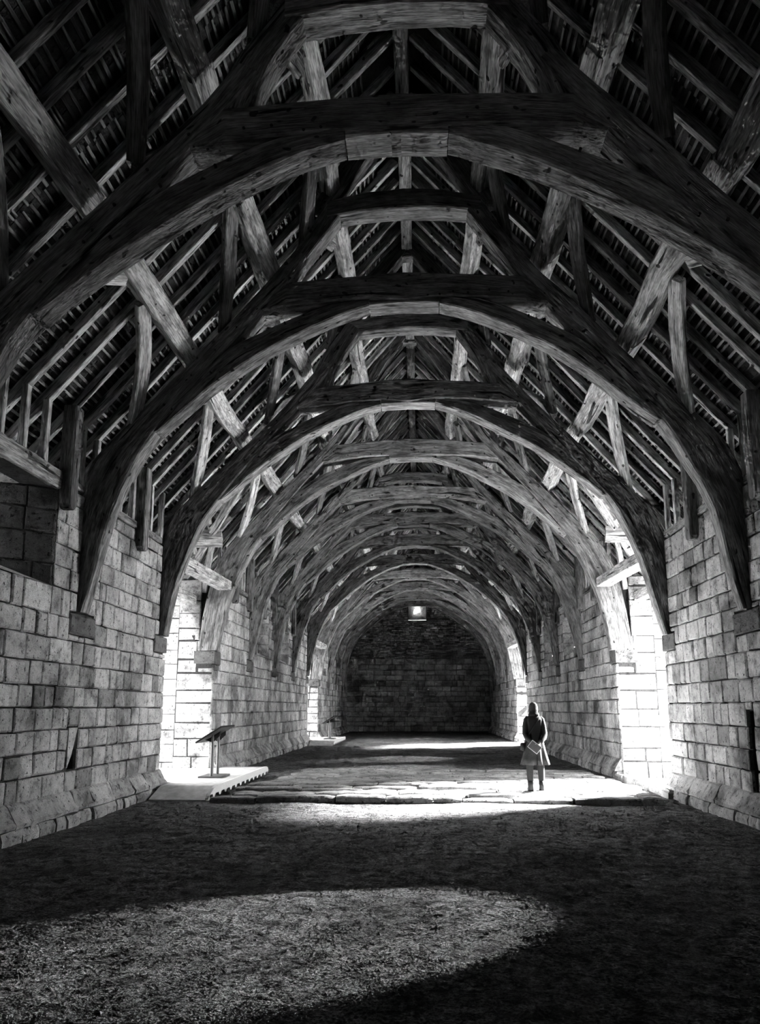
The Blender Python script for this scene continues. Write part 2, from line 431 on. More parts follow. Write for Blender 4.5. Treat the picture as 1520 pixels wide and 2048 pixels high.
for sname, s in SIDES:
    fr = side_frame(s)
    for k, (y0, y1) in enumerate(SECT):
        holes = []; masks = []
        for w in WINDOWS:
            if y0 < w[0] and w[1] < y1: holes.append((*w, None)); masks.append(w); masks.append((w[0] - .25, w[1] + .3, w[3], w[3] + .2))
        for t in TR:
            if y0 - .3 < t - .24 and t + .24 < y1 + .3:
                g0 = y0 if t - y0 < .5 else t - .14; g1 = y1 if y1 - t < .5 else t + .15
                holes.append((g0, g1, 2.98, WTOP, .5)); masks.append((g0 - .01, g1 + .01, 2.98, WTOP + .01))
                masks.append((t - .36, t + .48, 2.64, 2.98))
        if k == 0 and s < 0:
            holes.append((10.55, 10.87, .72, 1.32, .28)); masks.append((10.54, 10.88, .71, 1.33))
        if k == 0 and s > 0:
            holes.append((10.84, 11.02, .42, 1.55, .3)); masks.append((10.83, 11.03, .42, 1.56))
        mb = MB(); cells_mesh(mb, y0, y1, -.1, WTOP, holes, fr)
        wall = mb.build('wall_' + sname, MORTAR, kind='structure')
        tag(wall, {0: 'pale squared-stone side wall nearest the camera on the %s', 1: 'pale squared-stone %s side wall between the near and far openings',
                   2: 'pale squared-stone %s side wall beyond the far opening'}[k] % sname)
        rects = courses(y0, y1, .40, WTOP - .01, masks)
        if k == 0: near = lambda r: (r[0] if r[1] > 8.0 else 1e9)
        else: near = lambda r: r[0]
        lay(wall, rects, fr, near, limit=300 if k < 2 else 0)
        if k == 0:                              # broken stone that leaves a triangular niche
            if s < 0:
                m = MB(); g = [(10.56, .73), (10.56, 1.31), (10.83, 1.31), (10.70, .95)]
                m.add([fr(a, b, -.05) for a, b in g] + [fr(a, b, .012) for a, b in g], [(4, 5, 6, 7), (0, 1, 5, 4), (1, 2, 6, 5), (2, 3, 7, 6), (3, 0, 4, 7)], tone=.95)
                m.build('stone_block', STONE, wall)
        for t in TR:                            # corbel under each truss foot
            if y0 - .3 < t - .24 and t + .24 < y1 + .3:
                c0, c1 = max(t - .36, y0 - .02), min(t + .48, y1 + .02)
                m = MB(); vs, fs = stone_verts(fr, c0, c1, 2.65, 2.96, .025, back=.5, ch=.02); m.add(vs, fs, tone=.8)
                m.build('corbel', STONE_DARK, wall)
        plinth(wall, fr, y0 + (.02 if k else 0), y1 - .02, (8, 24))
        for w in WINDOWS:
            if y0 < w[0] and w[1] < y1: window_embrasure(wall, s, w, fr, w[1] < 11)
        # wall plate: timbers along the wall top, stopping at each truss
        ed = [y0] + [e for t in TR if y0 < t < y1 for e in (t - .25, t + .25)] + [y1]
        for p0, p1 in zip(ed[::2], ed[1::2]):
            if p1 - p0 < .3 or p1 < 3: continue
            m = MB()
            P = lambda y, z, n: np.array(fr(y, z, n))
            m.loft([[P(y, WTOP, .03), P(y, WTOP, -.35), P(y, WTOP + .13, -.35), P(y, WTOP + .13, .03)] for y in (p0 + .02, p1 - .02)], .015)
            m.build('wall_plate', WOOD, wall)
        # jamb faces of the great openings, built of larger stones
        for yj, sg in ((y0, -1), (y1, 1)):
            if yj in (Y_BACK, Y_FAR): continue
            fj = (lambda yj, sg: lambda a, b, n: (s * a, yj + sg * n, b))(yj, sg)
            msk = [(HW - .1, HW + .38, 2.98, WTOP + .1), (HW - .1, HW + .42, 2.58, 2.98)]
            lay(wall, courses(HW + .01, HW + WT, -.05, WTOP, msk, .3, .5, .4, .8), fj, lambda r: r[0], limit=60, tone=1.05, even=True)

# far gable
fg = lambda a, b, n: (a, Y_FAR - n, b)
mb = MB(); hx = HW + WT
slit = (-.22, .22, 8.15, 8.95)
cells_mesh(mb, -hx, hx, -.1, 5.0, [], fg, thick=-.8)
cells_mesh(mb, -3.1, 3.1, 5.0, 12.0, [(-.62, .62, 7.55, 8.6, None)], fg, thick=-.8)
mb.add([fg(-hx, 5.0, -.3), fg(-3.1, 5.0, -.3), fg(-3.1, 9, -.3)], [(0, 1, 2)]); mb.add([fg(hx, 5.0, -.3), fg(3.1, 5.0, -.3), fg(3.1, 9, -.3)], [(0, 1, 2)])
wfar = mb.build('wall_far', MORTAR, kind='structure'); tag(wfar, 'dark end gable wall with coursed stone below and rubble above')
rects = courses(-HW, HW, .0, 4.9, [], .29, .40, .4, .85)
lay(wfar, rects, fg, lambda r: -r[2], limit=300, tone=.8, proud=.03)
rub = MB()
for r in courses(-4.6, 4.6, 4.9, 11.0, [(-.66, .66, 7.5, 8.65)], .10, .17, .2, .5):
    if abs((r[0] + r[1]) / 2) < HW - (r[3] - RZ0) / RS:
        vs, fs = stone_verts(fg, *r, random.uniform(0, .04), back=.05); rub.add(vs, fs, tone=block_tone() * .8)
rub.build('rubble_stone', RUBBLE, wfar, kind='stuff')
# splayed slit window high in the far gable
m = MB(); a0, a1, b0, b1 = -.62, .62, 7.55, 8.6; c0, c1, d0, d1 = -.10, .10, 8.2, 8.5
I = [(a0, b0), (a1, b0), (a1, b1), (a0, b1)]; O = [(c0, d0), (c1, d0), (c1, d1), (c0, d1)]
m.add([fg(a, b, 0) for a, b in I] + [fg(a, b, -.8) for a, b in O], [(0, 1, 5, 4), (1, 2, 6, 5), (2, 3, 7, 6), (3, 0, 4, 7)], tone=1.2)
m.build('window_reveal', RUBBLE, wfar)
portal('gable_daylight', (0, Y_FAR + .85, 8.35), (0, -1, 0), .22, .32)

# back gable behind the camera
fb = lambda a, b, n: (a, Y_BACK + n, b)
mb = MB(); cells_mesh(mb, -hx, hx, -.1, 5.0, [], fb, thick=-.8)
mb.add([fb(-hx, 5, -.3), fb(hx, 5, -.3), fb(0, 12.3, -.3)], [(0, 1, 2)])
wback = mb.build('wall_back', STONE_DARK, kind='structure'); tag(wback, 'stone end wall behind the camera')

# floor and ground
nx, ny = 56, 260; mb = MB()
X = np.linspace(-hx + .05, hx - .05, nx); Yg = np.linspace(Y_BACK - .8, Y_FAR + .3, ny)
def fz(x, y):
    return .018 * math.sin(x * 1.3 + y * .7) * math.sin(y * .9 - x * .4) + .010 * math.sin(x * 3.1 + 1.3) * math.sin(y * 2.7 + x) - .02
vs = [(x, y, fz(x, y) + random.uniform(-.006, .006)) for y in Yg for x in X]
mb.add(vs, [(j * nx + i, j * nx + i + 1, (j + 1) * nx + i + 1, (j + 1) * nx + i) for j in range(ny - 1) for i in range(nx - 1)])
floor = mb.build('floor', EARTH, kind='structure', smooth=True); tag(floor, 'trodden earth and gravel floor of the barn')
peb = MB()
for _ in range(1500):
    y = random.uniform(3.2, 13) if random.random() < .75 else random.uniform(13, 30); x = random.uniform(-4.4, 4.4); r = random.uniform(.006, .022)
    z = fz(x, y); a = random.uniform(0, 6.28)
    vs = [(x + r * math.cos(a + q) * random.uniform(.8, 1.4), y + r * math.sin(a + q), z) for q in (0, 1.57, 3.14, 4.71)] + [(x, y, z + r * .8)]
    peb.add(vs, [(0, 1, 4), (1, 2, 4), (2, 3, 4), (3, 0, 4)], tone=random.uniform(.6, 1.3))
peb.build('pebble', SETT, floor, kind='stuff')
mb = MB(); mb.add([(-90, -60, -.12), (90, -60, -.12), (90, 120, -.12), (-90, 120, -.12)], [(0, 1, 2, 3)])
tag(mb.build('ground', GROUND, kind='structure'), 'bright gravel yard outside the great openings')

# ------------------------------------------------------------------ roof covering
PR_Z = 7.25                                            # ridge of the porch roofs
COV = 0.13                                             # rafter depth: laths lie on top of this
def cov_z(x, lift=COV): return raf_z(x) + lift * sl
PX_R = HW - (PR_Z - RZ0 - .2) / RS                     # where a porch ridge meets the main slope
EAVE = 5.95
def notch(y):
    """outer limit of the main roof at y: the valley over a porch cuts it back"""
    for a, b in OPEN:
        a, b = a - .25, b + .25
        if a < y < b:
            m = (a + b) / 2; return EAVE + (PX_R - EAVE) * (1 - abs(y - m) / ((b - a) / 2))
    return EAVE
for sname, s in SIDES:
    mb = MB(); ys = [Y_BACK - 1]
    for a, b in OPEN: ys += [a - .25, (a + b) / 2, b + .25]
    ys.append(Y_FAR + .9)
    P = lambda x, y, l: (s * x, y, cov_z(x, l))
    lift = COV + .075
    for y0, y1 in zip(ys[:-1], ys[1:]):
        e0 = PX_R if any(abs(y0 - (a + b) / 2) < 1e-6 for a, b in OPEN) else EAVE
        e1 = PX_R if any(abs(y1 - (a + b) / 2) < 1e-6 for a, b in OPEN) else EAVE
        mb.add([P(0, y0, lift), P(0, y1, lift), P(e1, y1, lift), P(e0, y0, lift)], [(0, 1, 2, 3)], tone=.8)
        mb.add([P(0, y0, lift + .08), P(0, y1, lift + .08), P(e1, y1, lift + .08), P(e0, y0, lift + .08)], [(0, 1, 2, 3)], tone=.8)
    ceil = mb.build('ceiling', SHADED_SLATE, kind='structure'); tag(ceil, 'underside of the stone-slated roof slope on the %s' % sname)
    # slates over the part of the roof that can be made out
    sm = MB(); q = 0.15
    while q < 8.2:
        x = EAVE - q * DX; y = 3.0
        while y < 22:
            w = random.uniform(.18, .36)
            if x < notch(y + w / 2) and x > 0:
                dz0, dz1 = random.uniform(.035, .05), random.uniform(.015, .03)
                A = [P(x, y, COV + dz1), P(x, y + w - .01, COV + dz1), P(x - .24 * DX, y + w - .01, COV + dz0), P(x - .24 * DX, y, COV + dz0)]
                B = [(a, b, c + .02) for a, b, c in A]
                sm.add(A + B, [(0, 1, 2, 3), (0, 1, 5, 4), (1, 2, 6, 5), (2, 3, 7, 6), (3, 0, 4, 7)], tone=random.uniform(.5, 1.1))
            y += w
        q += .2
    sm.build('stone_slate', SHADED_SLATE, ceil, kind='stuff')
    bays = [3.3] + TR + [Y_FAR]; rest = MB()
    for bi, (y0, y1) in enumerate(zip(bays[:-1], bays[1:])):
        q = .1
        while q < 8.3:
            x = EAVE - q * DX; q += random.uniform(.095, .125)
            if x < .08: break
            a0, a1 = y0, y1
            pieces = [(a0, a1)]
            for a, b in OPEN:
                a, b = a - .25, b + .25
                if a < y1 and b > y0 and x > PX_R:
                    h = (b - a) / 2 * (EAVE - x) / (EAVE - PX_R)
                    pieces = [(p0, p1) for p0, p1 in ((y0, a + h), (b - h, y1)) if p1 - p0 > .12]
            for p0, p1 in pieces:
                w = random.uniform(.028, .045); t = random.uniform(.012, .018); n = 3
                mbx = MB() if bi < 3 else rest
                st = []
                dq = random.uniform(-.012, .012)
                for i in range(n):
                    yy = p0 + (p1 - p0) * i / (n - 1); xo = x + random.uniform(-.008, .008) + dq * i
                    c = np.array(P(xo, yy, COV)); uq = np.array((-s * DX, 0, DZ)) * w; nn = np.array((s * DZ, 0, DX)) * t
                    st.append([c, c + uq, c + uq + nn, c + nn])
                mbx.loft(st, .003, 9, .0)
                if bi < 3: mbx.build('lath', LATH, ceil)
    rest.build('lath', LATH, ceil, kind='stuff')

# ------------------------------------------------------------------ trusses
def mirror_loft(st, s, y0, y1):
    """st: list of (inner(x,z), outer(x,z)) pairs -> rings across the truss thickness"""
    out = []; yc, yh = (y0 + y1) / 2, (y1 - y0) / 2
    for (xi, zi), (xo, zo) in st:
        h = yh - .07 * min(1, max(0, (5.7 - zi) / .9)); y0, y1 = yc - h, yc + h
        r = [np.array((s * xi, y0, zi)), np.array((s * xo, y0, zo)), np.array((s * xo, y1, zo)), np.array((s * xi, y1, zi))]
        out.append(r)
    return out
def smooth_pairs(st, n=3):
    """Catmull-Rom through the pairs so that curved timbers read as curves"""
    A = np.array([[*i, *o] for i, o in st], float); out = []
    for k in range(len(A) - 1):
        p0, p1, p2, p3 = A[max(k - 1, 0)], A[k], A[k + 1], A[min(k + 2, len(A) - 1)]
        for t in np.arange(n) / n:
            out.append(.5 * (2 * p1 + (p2 - p0) * t + (2 * p0 - 5 * p1 + 4 * p2 - p3) * t * t + (-p0 + 3 * p1 - 3 * p2 + p3) * t ** 3))
    out.append(A[-1]); return [((r[0], r[1]), (r[2], r[3])) for r in out]
BLADE = [((4.76, 2.97), (5.24, 2.97)), ((4.61, 3.65), (5.16, 3.75)), ((4.43, 4.38), (5.02, 4.55)), ((4.13, 5.10), (4.76, 5.2)),
         ((3.82, 5.62), (4.38, 5.66)), ((2.98, 6.63), (3.36, 6.68)), ((2.27, 7.44), (2.56, 7.52)), ((1.80, 8.0), (2.06, 8.08)), ((1.52, 8.42), (1.72, 8.52))]
BRACE = [((3.74, 5.66), (3.82, 5.64)), ((3.43, 5.92), (3.54, 5.97)), ((2.98, 6.29), (3.22, 6.36)), ((2.46, 6.67), (2.80, 6.84)),
         ((2.0, 6.94), (2.32, 7.13)), ((1.48, 7.22), (1.69, 7.43)), ((1.0, 7.43), (1.16, 7.62)), ((.55, 7.575), (.57, 7.68))]
INNER = [x for x in BRACE]
def wob(st, amp): return [((a[0] + random.gauss(0, amp), a[1] + random.gauss(0, amp)), (b[0] + random.gauss(0, amp), b[1] + random.gauss(0, amp))) for a, b in st]
TLAB = ['nearest timber arch across the top of the picture, its feet outside the frame', 'dark timber roof truss with feet on the near side walls',
        'dark timber roof truss at the near edge of the big side openings', 'sunlit timber roof truss at the far edge of the big side openings']
for i, (ty, sf) in enumerate(zip(TR, SOFF)):
    lab = TLAB[i] if i < 4 else '%s arched timber roof truss counted from the camera' % ORD[i]
    root = thing('roof_truss', (0, ty, 0), lab, 'roof truss', 'arched cruck trusses of the barn roof')
    dz = sf - 7.6
    up_z = lambda st: [((a[0], a[1] + dz * min(1, max(0, (a[1] - 3) / 4))), (b[0], b[1] + dz * min(1, max(0, (b[1] - 3) / 4)))) for a, b in st]
    y0, y1 = ty - TH, ty + TH
    seg = .3 if i < 4 else .6
    for s in (-1, 1):
        m = MB(); m.loft(mirror_loft(smooth_pairs(up_z(wob(BLADE, .012)), 2), s, y0, y1), .025, seg, .012); m.build('cruck_blade', WOOD, root)
        m = MB(); m.loft(mirror_loft(smooth_pairs(up_z(wob(BRACE, .008)), 3), s, y0 + .03, y1 - .03), .02, seg, .008); m.build('arch_brace', WOOD, root)
        # upper cruck standing on the collar
        rnd = i in (0, 2, 5, 8)
        UC = [((1.58, 7.98), (2.02, 7.98)), ((1.50, 8.28), (1.90, 8.32)), ((1.36 if rnd else 1.30, 8.6), (1.72, 8.68)), ((1.17, 8.92), (1.47, 9.02)), ((.97, 9.20), (1.22, 9.38))] if rnd else \
             [((1.82, 7.98), (2.05, 7.98)), ((1.62, 8.28), (1.86, 8.34)), ((1.40, 8.6), (1.64, 8.68)), ((1.18, 8.92), (1.42, 9.02)), ((.97, 9.22), (1.22, 9.38))]
        m = MB(); m.loft(mirror_loft(up_z(UC), s, y0 + .03, y1 - .03), .02, seg, .012); m.build('upper_cruck', WOOD, root)
        PRN = [((1.16, 9.30), (1.46, 9.34)), ((.62, 10.16), (.92, 10.28)), ((.04, 10.95), (.06, 11.32))]
        m = MB(); m.loft(mirror_loft(up_z(PRN), s, y0 + .05, y1 - .05), .02, seg, .01); m.build('principal_rafter', WOOD_D, root)
    # cambered collar
    st = []
    for x, zb, zt in ((-2.24, 7.52, 7.56), (-1.84, 7.57, 7.98), (-1.2, 7.63, 8.02), (-.55, 7.66, 8.06), (0, 7.62 if False else 7.61, 8.09), (.55, 7.66, 8.06), (1.2, 7.63, 8.02), (1.84, 7.57, 7.98), (2.24, 7.52, 7.56)):
        zb += dz + random.gauss(0, .006); zt += dz + random.gauss(0, .01)
        st.append([np.array((x, y0 - .0, zb)), np.array((x, y1 + .0, zb)), np.array((x, y1 + .0, zt)), np.array((x, y0 - .0, zt))])
    m = MB(); m.loft(st, .025, seg, .008); m.build('collar_beam', WOOD, root)
    st = []                                             # soffit block between the two arch braces
    for x, zb in ((-.54, 7.575), (0, 7.60), (.54, 7.575)):
        st.append([np.array((x, y0 + .015, zb + dz)), np.array((x, y1 - .015, zb + dz)), np.array((x, y1 - .015, 7.68 + dz)), np.array((x, y0 + .015, 7.68 + dz))])
    m = MB(); m.loft(st, .015, .4, .003); m.build('soffit_board', WOOD, root)
    st = []
    for x, zb, zt in ((-1.22, 9.12, 9.40), (-.6, 9.2, 9.52), (0, 9.23, 9.56), (.6, 9.2, 9.52), (1.22, 9.12, 9.40)):
        zb += dz; zt += dz
        st.append([np.array((x, y0 + .02, zb)), np.array((x, y1 - .02, zb)), np.array((x, y1 - .02, zt)), np.array((x, y0 + .02, zt))])
    m = MB(); m.loft(st, .02, seg, .008); m.build('upper_collar', WOOD, root)
    m = MB(); zz = 10.86 + dz * .5
    m.loft([[np.array((x, y0 + .08, zz)), np.array((x, y1 - .08, zz)), np.array((x, y1 - .08, zt)), np.array((x, y0 + .08, zt))] for x, zt in ((-.3, zz + .06), (0, zz + .3), (.3, zz + .06))], .02)
    m.build('apex_block', WOOD_D, root)
    if i < 5:                                           # oak pegs at the joints
        m = MB()
        def peg(x, z):
            r = .017; k = 6
            ring = [(x + r * math.cos(a), z + r * math.sin(a)) for a in np.arange(k) * 2 * math.pi / k]
            m.add([(a, y0 - .006, b) for a, b in ring] + [(a, y0 + .03, b) for a, b in ring], [tuple(range(k))] + [(j, (j + 1) % k, k + (j + 1) % k, k + j) for j in range(k)])
        for s in (-1, 1):
            for x, z in ((.75, 7.72), (1.0, 7.70), (1.3, 7.72), (1.6, 7.68), (2.2, 7.66), (2.62, 7.25), (2.95, 6.86), (3.3, 6.45), (3.7, 5.98), (2.5, 7.05), (3.0, 6.5), (1.9, 7.3)):
                peg(s * x + random.gauss(0, .02), z + dz + random.gauss(0, .015))
        m.build('peg', IRON, root, kind='stuff')

# ------------------------------------------------------------------ purlins with wind braces, ridge, rafters
TIER = [('lower', 3.60, .34, .30), ('middle', 2.37, .34, .30), ('upper', 1.32, .28, .26)]   # x of the rafter line above, depth, width
bays = [3.3] + TR + [Y_FAR]
def between(bi):
    if bi == 0: return 'nearer than the first truss'
    if bi == len(bays) - 2: return 'beyond the last truss'
    return 'between the %s and %s truss' % (ORD[bi - 1], ORD[bi])
def sp(s, x, y, under):
    """point at distance 'under' below the rafter plane"""
    return np.array((s * (x - DZ * under), y, raf_z(x) - DX * under))
for bi, (y0, y1) in enumerate(zip(bays[:-1], bays[1:])):
    for sname, s in SIDES:
        for ti, (tn, x, dp, wd) in enumerate(TIER):
            root = thing('purlin', tuple(sp(s, x, (y0 + y1) / 2, dp / 2)), ('%s purlin with curved wind braces on the %s slope %s' if bi <= 8 else '%s plain purlin on the %s slope %s') % (tn, sname, between(bi)), 'purlin', 'purlins of the barn roof')
            m = MB(); n = 5; pts = []
            bow = random.uniform(-.05, .05)
            for k in range(n):
                t = k / (n - 1); pts.append(sp(s, x + bow * math.sin(math.pi * t) + random.gauss(0, .01), y0 - .12 + (y1 - y0 + .24) * t, dp / 2 + .02))
            m.beam(pts, (-s * DX, 0, DZ), wd, dp, .03, .35, .016); m.build('beam', WOOD_R, root)
            if bi > 8: continue
            for near in (True, False):
                if bi == 0 and near: continue
                yt = y0 + .02 if near else y1 - .02; sg = 1 if near else -1
                L = random.uniform(1.5, 1.75) if ti < 2 else 1.2
                drop = (1.42 if ti == 0 else 1.15 if ti == 1 else .85) * random.uniform(.95, 1.08)
                pts = []; N = 7; cv = random.uniform(.10, .2)
                for k in range(N):
                    t = k / (N - 1)
                    yy = yt + sg * L * t; q = drop * (1 - t)            # straight line
                    b = cv * math.sin(math.pi * t)                       # bowed towards the corner
                    pts.append(sp(s, x + (q - b * .7) * DX + .12 * DX, yy - sg * b * .7, .15 + .30 * (1 - t) ** 2))
                m = MB(); m.beam(pts, (s * DZ, 0, DX), .10, [.20, .23, .26, .26, .25, .24, .22], .015, .4, .006); m.build('wind_brace', WOOD_R if ti == 0 else WOOD, root)
    m = MB(); m.loft([[np.array((-.11, y, 11.02)), np.array((.11, y, 11.02)), np.array((.11, y, 11.3)), np.array((-.11, y, 11.3))] for y in (y0 + .02, y1 - .02)], .015, .5, .006)
    o = m.build('ridge_beam', WOOD, origin=(0, (y0 + y1) / 2, 11.0))
    tag(o, 'straight ridge beam at the roof apex %s' % between(bi), 'ridge beam', 'ridge beams')

for bi, (y0, y1) in enumerate(zip(bays[:-1], bays[1:])):
    nr = 7
    for sname, s in SIDES:
        for k in range(nr):
            y = y0 + (y1 - y0) * (k + .5) / nr + random.gauss(0, .03)
            xo = min(notch(y) - .06, EAVE - .1); cut = xo < EAVE - .2
            w, h = random.uniform(.085, .11), random.uniform(.105, .125)
            dl = random.uniform(-.02, .015)
            P = lambda x, e, l: np.array((s * (x + DZ * l), y + e, raf_z(x) + DX * l))
            m = MB(); st = []
            xs = [xo, 4.6, 3.0, 1.5, .12] if xo > 4.8 else [xo, 3.0, 1.5, .12]
            for x in xs:
                e = random.gauss(0, .012); st.append([P(x, -w / 2 + e, dl), P(x, w / 2 + e, dl), P(x, w / 2 + e, COV - .004), P(x, -w / 2 + e, COV - .004)])
            m.loft(st, .008, .7, .004)
            o = m.build('common_rafter', WOOD_R, origin=(s * HW, y, RZ0))
            b = between(bi)
            tag(o, '%s slender common rafter %s on the %s slope' % (ORD[k], 'after the %s truss' % ORD[bi - 1] if bi else 'from the camera before the first truss', sname), 'rafter', '%s slope rafters %s' % (sname, b))
            if not cut:
                xa = HW + .05 + random.uniform(-.03, .03)
                m = MB(); m.beam([(s * xa, y, WTOP + .12), (s * xa, y + random.gauss(0, .015), raf_z(xa) + .03)], (0, 1, 0), w, .09, .008, .5, .003)
                m.build('ashlar_post', WOOD_R, o)
    # thicker hanging posts with rounded feet
    for sname, s in SIDES:
        fr_ = {2: [.58] if s < 0 else [.48], 1: [.78], 4: [.40, .88], 5: [.40, .88], 6: [.42, .88], 7: [.42], 9: [.4], 10: [.4, .85]}.get(bi, [])
        for q in fr_:
            y = y0 + (y1 - y0) * q; xi = HW - .16; st = []
            for z, hw in ((4.36, .05), (4.385, .085), (4.43, .115), (4.6, .12), (5.2, .12), (raf_z(HW) + .08, .12)):
                st.append([np.array((s * xi, y - hw, z)), np.array((s * xi, y + hw, z)), np.array((s * (xi + .2), y + hw, z)), np.array((s * (xi + .2), y - hw, z))])
            m = MB(); m.loft(st, .02, .4, .004)
            o = m.build('wall_post', WOOD_D, origin=(s * HW, y, 4.36))
            nth = '' if len(fr_) == 1 else ('nearer ' if q < .6 else 'farther ')
            tag(o, '%sround-footed timber post hanging over the %s wall top %s' % (nth, sname, between(bi)), 'wall post', 'round-footed wall posts')

# ------------------------------------------------------------------ porches over the great openings
for oi, (a, b) in enumerate(OPEN):
    for sname, s in SIDES:
        xe = HW + WT + (1.7 if s < 0 else 1.0)
        which = ('near' if oi == 0 else 'far') + ' ' + sname
        m0, m1, ym = a - .25, b + .25, (a + b) / 2
        ps = (PR_Z - 4.72) / (ym - m0)
        # side walls of the porch
        for y, sg, nm in ((m0 + .02, 1, 'nearer'), (m1 - .02, -1, 'farther')):
            f = (lambda y, sg: lambda p, q, n: (s * p, y + sg * n, q))(y, sg)
            mb = MB(); cells_mesh(mb, HW + WT + .005, xe, -.1, 4.72, [], f, thick=-.6)
            w = mb.build('wall_porch_' + sname, MORTAR, kind='structure'); tag(w, '%s stone side wall of the %s porch' % (nm, which))
            if sg < 0: lay(w, courses(HW + WT + .01, xe, -.05, 4.7, [], .3, .45, .4, .8), f, lambda r: r[0], limit=80, tone=1.1, even=True)
        # gable over the porch mouth
        mb = MB(); X0 = s * (xe - .3); HD = 4.25
        mb.add([(X0, m0, HD), (X0, m1, HD), (X0, m1, 4.8), (X0, ym, PR_Z + .1), (X0, m0, 4.8)], [(0, 1, 2, 3, 4)], tone=.8)
        mb.add([(s * xe, m0, HD), (s * xe, m1, HD), (s * xe, m1, 4.8), (s * xe, ym, PR_Z + .1), (s * xe, m0, 4.8)], [(0, 1, 2, 3, 4)], tone=.8)
        mb.add([(X0, m0, HD), (X0, m1, HD), (s * xe, m1, HD), (s * xe, m0, HD)], [(0, 1, 2, 3)], tone=.8)
        tag(mb.build('wall_porch_gable_' + sname, STONE, kind='structure'), 'stone gable over the mouth of the %s porch' % which)
        # porch roof: two slopes with slates and rafters
        for sg, nm in ((-1, 'nearer'), (1, 'farther')):
            ye = m0 if sg < 0 else m1
            mb = MB()
            Q = lambda x, t, l=0.0: (s * x, ym + (ye - ym) * t, PR_Z - (PR_Z - 4.72) * t + l)      # t = 0 ridge, 1 eave
            xin = lambda t: PX_R - .12 + (EAVE - PX_R) * t
            for l in (.1, .18): mb.add([Q(xin(0), 0, l), Q(xe + .2, 0, l), Q(xe + .2, 1.06, l), Q(xin(1.06), 1.06, l)], [(0, 1, 2, 3)], tone=.7)
            pc = mb.build('ceiling_porch', MORTAR, kind='structure'); tag(pc, '%s slated slope of the %s porch roof seen from below' % (nm, which))
            if sg < 0 and oi: continue
            sm = MB(); t = .02
            while t < 1.0:
                x = xin(t) + .02
                while x < xe:
                    w = random.uniform(.15, .4); th = random.uniform(.02, .045)
                    A = [Q(x, t, .09), Q(x + w - .015, t, .09), Q(x + w - .015, t + .05, .05 + random.uniform(0, .02)), Q(x, t + .05, .05)]
                    B = [(p, q, r + th) for p, q, r in A]
                    sm.add(A + B, [(0, 1, 2, 3), (0, 1, 5, 4), (1, 2, 6, 5), (2, 3, 7, 6), (3, 0, 4, 7)], tone=random.uniform(.6, 1.3)); x += w
                t += .042
            sm.build('stone_slate', SLATE, pc, kind='stuff')
            x = HW - .9
            while x < xe:
                t0 = max(0.0, (x - PX_R) / (EAVE - PX_R)) if x < EAVE else 1
                ta, tb = 0.0, min(1.0, max(.05, (x + .12 - PX_R) / (EAVE - PX_R)))
                if tb > .15:
                    m = MB(); m.loft([[np.array(Q(x - .06, t, -.08)), np.array(Q(x + .06, t, -.08)), np.array(Q(x + .06, t, .04)), np.array(Q(x - .06, t, .04))] for t in (ta, tb)], .01, .6, .004)
                    m.build('porch_rafter', PALEWOOD, pc)
                x += .46
            m = MB(); m.loft([[np.array(Q(x, .52, -.26)), np.array(Q(x, .60, -.30)), np.array(Q(x, .60, -.08)), np.array(Q(x, .52, -.06))] for x in (xin(.5) - .15, xe - .1)], .015, .5, .006)
            m.build('porch_purlin', PALEWOOD, pc)
            # valley timber
            m = MB(); m.beam([Q(xin(0) - .05, 0, -.1), Q(xin(1), 1, -.1)], (0, 1, 0), .13, .16, .012, .6, .006); m.build('valley_rafter', PALEWOOD, pc)
            m = MB(); m.beam([Q(5.2, .96, -.35), Q(5.0, .75, -.05), Q(4.75, .55, .0)], (1, 0, 0), .12, .2, .012, .4, .006); m.build('porch_brace', PALEWOOD, pc)
        # porch floor slab
        mb = MB(); mb.box((min(s * (HW - .1), s * (xe + .4)), a - .0, -.2), (max(s * (HW - .1), s * (xe + .4)), b + .0, .0))
        tag(mb.build('floor_porch', SETT, kind='structure'), 'pale stone floor of the %s porch' % which)
        # header beam across the opening
        z0, z1 = (4.40, 4.62)
        m = MB(); xi = HW - .40
        m.loft([[np.array((s * xi, y, z0 + dz_)), np.array((s * (xi + .34), y, z0 + dz_)), np.array((s * (xi + .34), y, z1 + dz_)), np.array((s * xi, y, z1 + dz_))] for y, dz_ in ((a - .4, -.02), ((a + b) / 2, .03), (b - .12, .06))], .012, .5, .004)
        o = m.build('header_beam', PALEWOOD, origin=(s * HW, (a + b) / 2, 4.4)); tag(o, 'squared pale header beam across the %s great opening' % which, 'beam', 'header beams over the great openings')
        m = MB(); xp = HW + .5
        m.loft([[np.array((s * xp, y, 4.12)), np.array((s * (xp + .22), y, 4.12)), np.array((s * (xp + .22), y, 4.34)), np.array((s * xp, y, 4.34))] for y in (a + .02, b - .02)], .012, .5, .004)
        o = m.build('door_lintel', PALEWOOD, origin=(s * HW, (a + b) / 2, 4.12)); tag(o, 'pale oak door lintel set in the wall of the %s opening' % which, 'beam', 'door lintels')
        portal('porch_daylight', (s * (xe + .05), ym, HD / 2), (-s, 0, 0), m1 - m0, HD)

